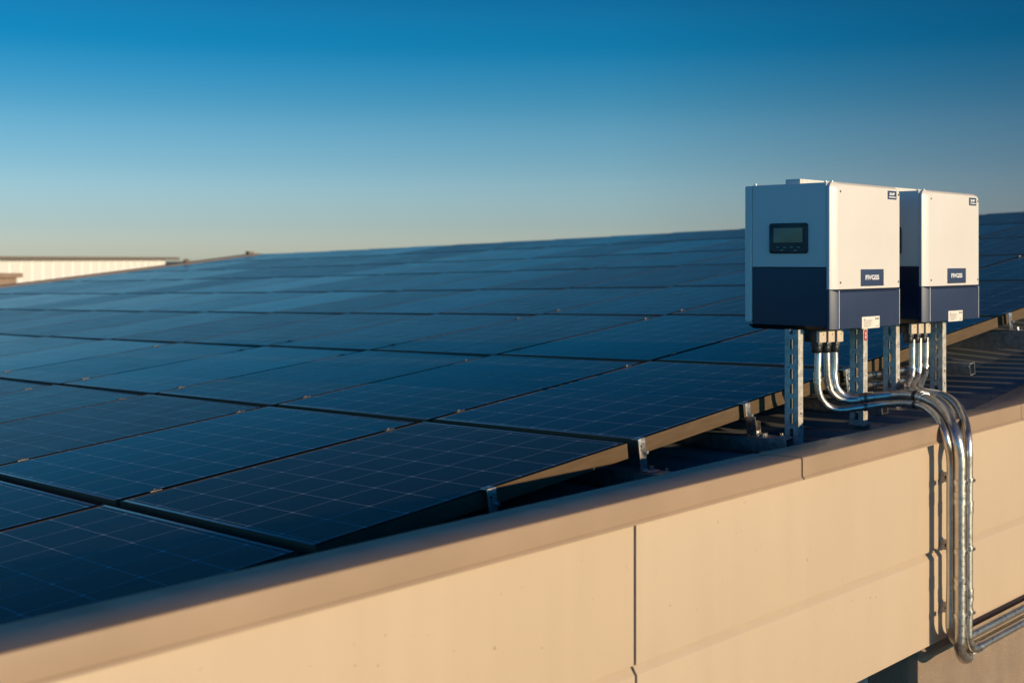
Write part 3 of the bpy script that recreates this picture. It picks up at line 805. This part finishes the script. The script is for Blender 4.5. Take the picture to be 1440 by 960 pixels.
# ================================================================== FAR THINGS BEYOND THE ROOF'S LOW SIDE
def P3(px, py, Y): r = ray(px, py); return r * Y
a0 = P3(-420, HZ, 28.5); a1 = P3(234, HZ, 60)
dv = (a1 - a0); Lf = dv.length; dv.normalize(); nv = Vector((dv.y, -dv.x, 0))
fb = thing('warehouse', 'low white ribbed warehouse with dark roof edge, lit far beyond the array', 'building', (a0.x, a0.y, GZ), math.atan2(dv.y, dv.x))
zt = 0.13 - GZ
m = MB(); n = int(Lf / 0.9); secs = []
for i in range(n):
    x0 = i * 0.9
    m.box(x0, x0 + 0.62, 0, 0.3, 0, zt - 0.14); m.box(x0 + 0.6202, x0 + 0.8998, 0.035, 0.3, 0, zt - 0.14)
m.build('wall', 'farwhite', fb)
m = MB(); m.box(-0.2, Lf + 1.2, -0.25, 9.0, zt - 0.135, zt - 0.02); m.build('roof', 'fartrim', fb, 0.02)
q = P3(65, 384, 27.0)
ob = thing('outbuilding', 'small tan parapet block in front of the white warehouse', 'building', (q.x, q.y, GZ), R(80))
zt = q.z - GZ
m = MB(); m.box(-3.0, 0.0, 0.7, 4.5, 0, zt - 0.10); m.build('wall', 'tan', ob, 0.01)
m = MB(); m.box(-3.08, 0.08, 0.6, 4.6, zt - 0.098, zt); m.build('parapet_cap', 'tan', ob, 0.01)
# small vent and corner cap on the roof's far verge
X = arr(16.40, ROW[8] - 0.02)
vp = thing('vent_pipe', 'tiny capped vent on the roof verge near the white warehouse', 'vent', X + Vector((0, 0, -0.10)))
m = MB(); m.tube([(0, 0, -0.06), (0, 0, 0.12)], 0.035, 12); m.build('pipe', 'fartrim', vp)
m = MB(); m.tube([(0, 0, 0.1202), (0, 0, 0.15), (0, 0, 0.17)], [0.06, 0.055, 0.02], 12); m.build('cap', 'fartrim', vp)
X = arr(16.46, ROW[9] + 0.02)
cc = thing('verge_cap', 'brown metal cap at the top corner of the array', 'cap', X, AZB)
m = MB(); m.box(-0.05, 0.05, -0.055, 0.055, -0.14, 0.045); m.build('cap_box', 'fartrim', cc, 0.01)
m = MB(); m.box(-0.058, 0.058, -0.063, 0.063, 0.0455, 0.056); m.build('lid', 'fartrim', cc, 0.004)

# ================================================================== LIGHT, SKY, CAMERA
SUN_EL, SUN_OFF = 10.0, 5.0
sh = (-nIn) * math.cos(R(SUN_OFF)) + dW * math.sin(R(SUN_OFF))
sd = Vector((sh.x * math.cos(R(SUN_EL)), sh.y * math.cos(R(SUN_EL)), math.sin(R(SUN_EL))))
sl = bpy.data.lights.new('sun', 'SUN'); sl.energy = 4.5; sl.angle = R(0.5); sl.color = (1.0, 0.77, 0.50)
so = bpy.data.objects.new('sun', sl); COL.objects.link(so)
so.rotation_euler = sd.to_track_quat('Z', 'Y').to_euler()

wd = bpy.data.worlds.new('World'); scn.world = wd; wd.use_nodes = True
nt = wd.node_tree; bg = nt.nodes['Background']
sky = N(nt, 'ShaderNodeTexSky'); sky.sky_type = 'NISHITA'; sky.sun_disc = False
sky.sun_elevation = R(SUN_EL); sky.sun_rotation = math.atan2(sd.x, sd.y)
sky.altitude = 0; sky.air_density = 1.0; sky.dust_density = 0.6; sky.ozone_density = 3.0
sx = N(nt, 'ShaderNodeSeparateXYZ')
tcw = N(nt, 'ShaderNodeTexCoord'); L(nt, tcw.outputs['Generated'], sx.inputs[0])
el = math_n(nt, 'SQRT', math_n(nt, 'MAXIMUM', sx.outputs[2], 0.0))
STOPS = [(0.0, (1.14, 1.21, 1.50)), (0.063, (1.12, 1.21, 1.54)), (0.155, (0.79, 0.92, 1.28)), (0.253, (0.58, 0.765, 1.01)), (0.333, (0.305, 0.62, 0.81)), (0.397, (0.065, 0.49, 0.71)), (0.443, (0.032, 0.42, 0.63)), (0.50, (0.024, 0.29, 0.48)), (0.60, (0.018, 0.14, 0.27)), (1.0, (0.04, 0.16, 0.28))]
tint = ramp(nt, el, [(p, tuple(c / 4 for c in col)) for p, col in STOPS])
nt.nodes[-1].color_ramp.interpolation = 'CARDINAL'
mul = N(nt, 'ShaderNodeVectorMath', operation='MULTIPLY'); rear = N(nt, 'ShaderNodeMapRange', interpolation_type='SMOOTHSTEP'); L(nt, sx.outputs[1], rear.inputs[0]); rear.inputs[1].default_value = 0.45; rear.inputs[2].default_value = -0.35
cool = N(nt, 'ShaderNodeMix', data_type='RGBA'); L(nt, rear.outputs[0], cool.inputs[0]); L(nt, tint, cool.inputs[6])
rear_fill = N(nt, 'ShaderNodeVectorMath', operation='MULTIPLY'); L(nt, tint, rear_fill.inputs[0]); rear_fill.inputs[1].default_value = (0.78, 2.35, 3.0); L(nt, rear_fill.outputs[0], cool.inputs[7])  # sky behind the camera made bluer and brighter, added fill for shaded faces
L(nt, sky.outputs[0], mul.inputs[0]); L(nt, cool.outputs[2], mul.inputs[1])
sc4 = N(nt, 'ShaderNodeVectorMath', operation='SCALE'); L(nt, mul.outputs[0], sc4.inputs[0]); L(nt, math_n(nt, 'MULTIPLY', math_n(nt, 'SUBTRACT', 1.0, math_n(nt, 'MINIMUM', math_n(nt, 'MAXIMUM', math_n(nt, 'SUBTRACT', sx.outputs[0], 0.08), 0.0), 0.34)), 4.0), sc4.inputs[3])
east = N(nt, 'ShaderNodeCombineXYZ'); east.inputs[0].default_value = 1.0; east.inputs[2].default_value = 1.0
L(nt, math_n(nt, 'SUBTRACT', 1.0, math_n(nt, 'MINIMUM', math_n(nt, 'MULTIPLY', math_n(nt, 'MAXIMUM', math_n(nt, 'SUBTRACT', sx.outputs[0], 0.1), 0.0), 0.25), 0.08)), east.inputs[1])
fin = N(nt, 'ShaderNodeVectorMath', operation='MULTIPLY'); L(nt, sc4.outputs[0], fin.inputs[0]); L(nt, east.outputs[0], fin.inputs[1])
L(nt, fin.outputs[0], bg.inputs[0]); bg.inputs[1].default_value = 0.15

cam = bpy.data.cameras.new('camera'); co = bpy.data.objects.new('camera', cam); COL.objects.link(co)
co.location = (0, 0, 0); co.rotation_euler = (R(90), 0, 0)
cam.sensor_width = 36.0; cam.sensor_fit = 'HORIZONTAL'; cam.lens = F / 1440.0 * 36.0
cam.shift_y = -(480.0 - HZ) / 1440.0
cam.clip_start = 0.05; cam.clip_end = 9000
cam.dof.use_dof = True; cam.dof.focus_distance = 4.25; cam.dof.aperture_fstop = 3.6; cam.dof.aperture_blades = 0
scn.camera = co
vs = scn.view_settings; vs.view_transform = 'Standard'; vs.look = 'None'; vs.exposure = 0.0; vs.gamma = 1.0; vs.use_curve_mapping = False
scn.cycles.max_bounces = 8
print('panels', n_pan, 'inv W D H', round(Wd, 3), round(Dp, 3), round(Hh, 3))
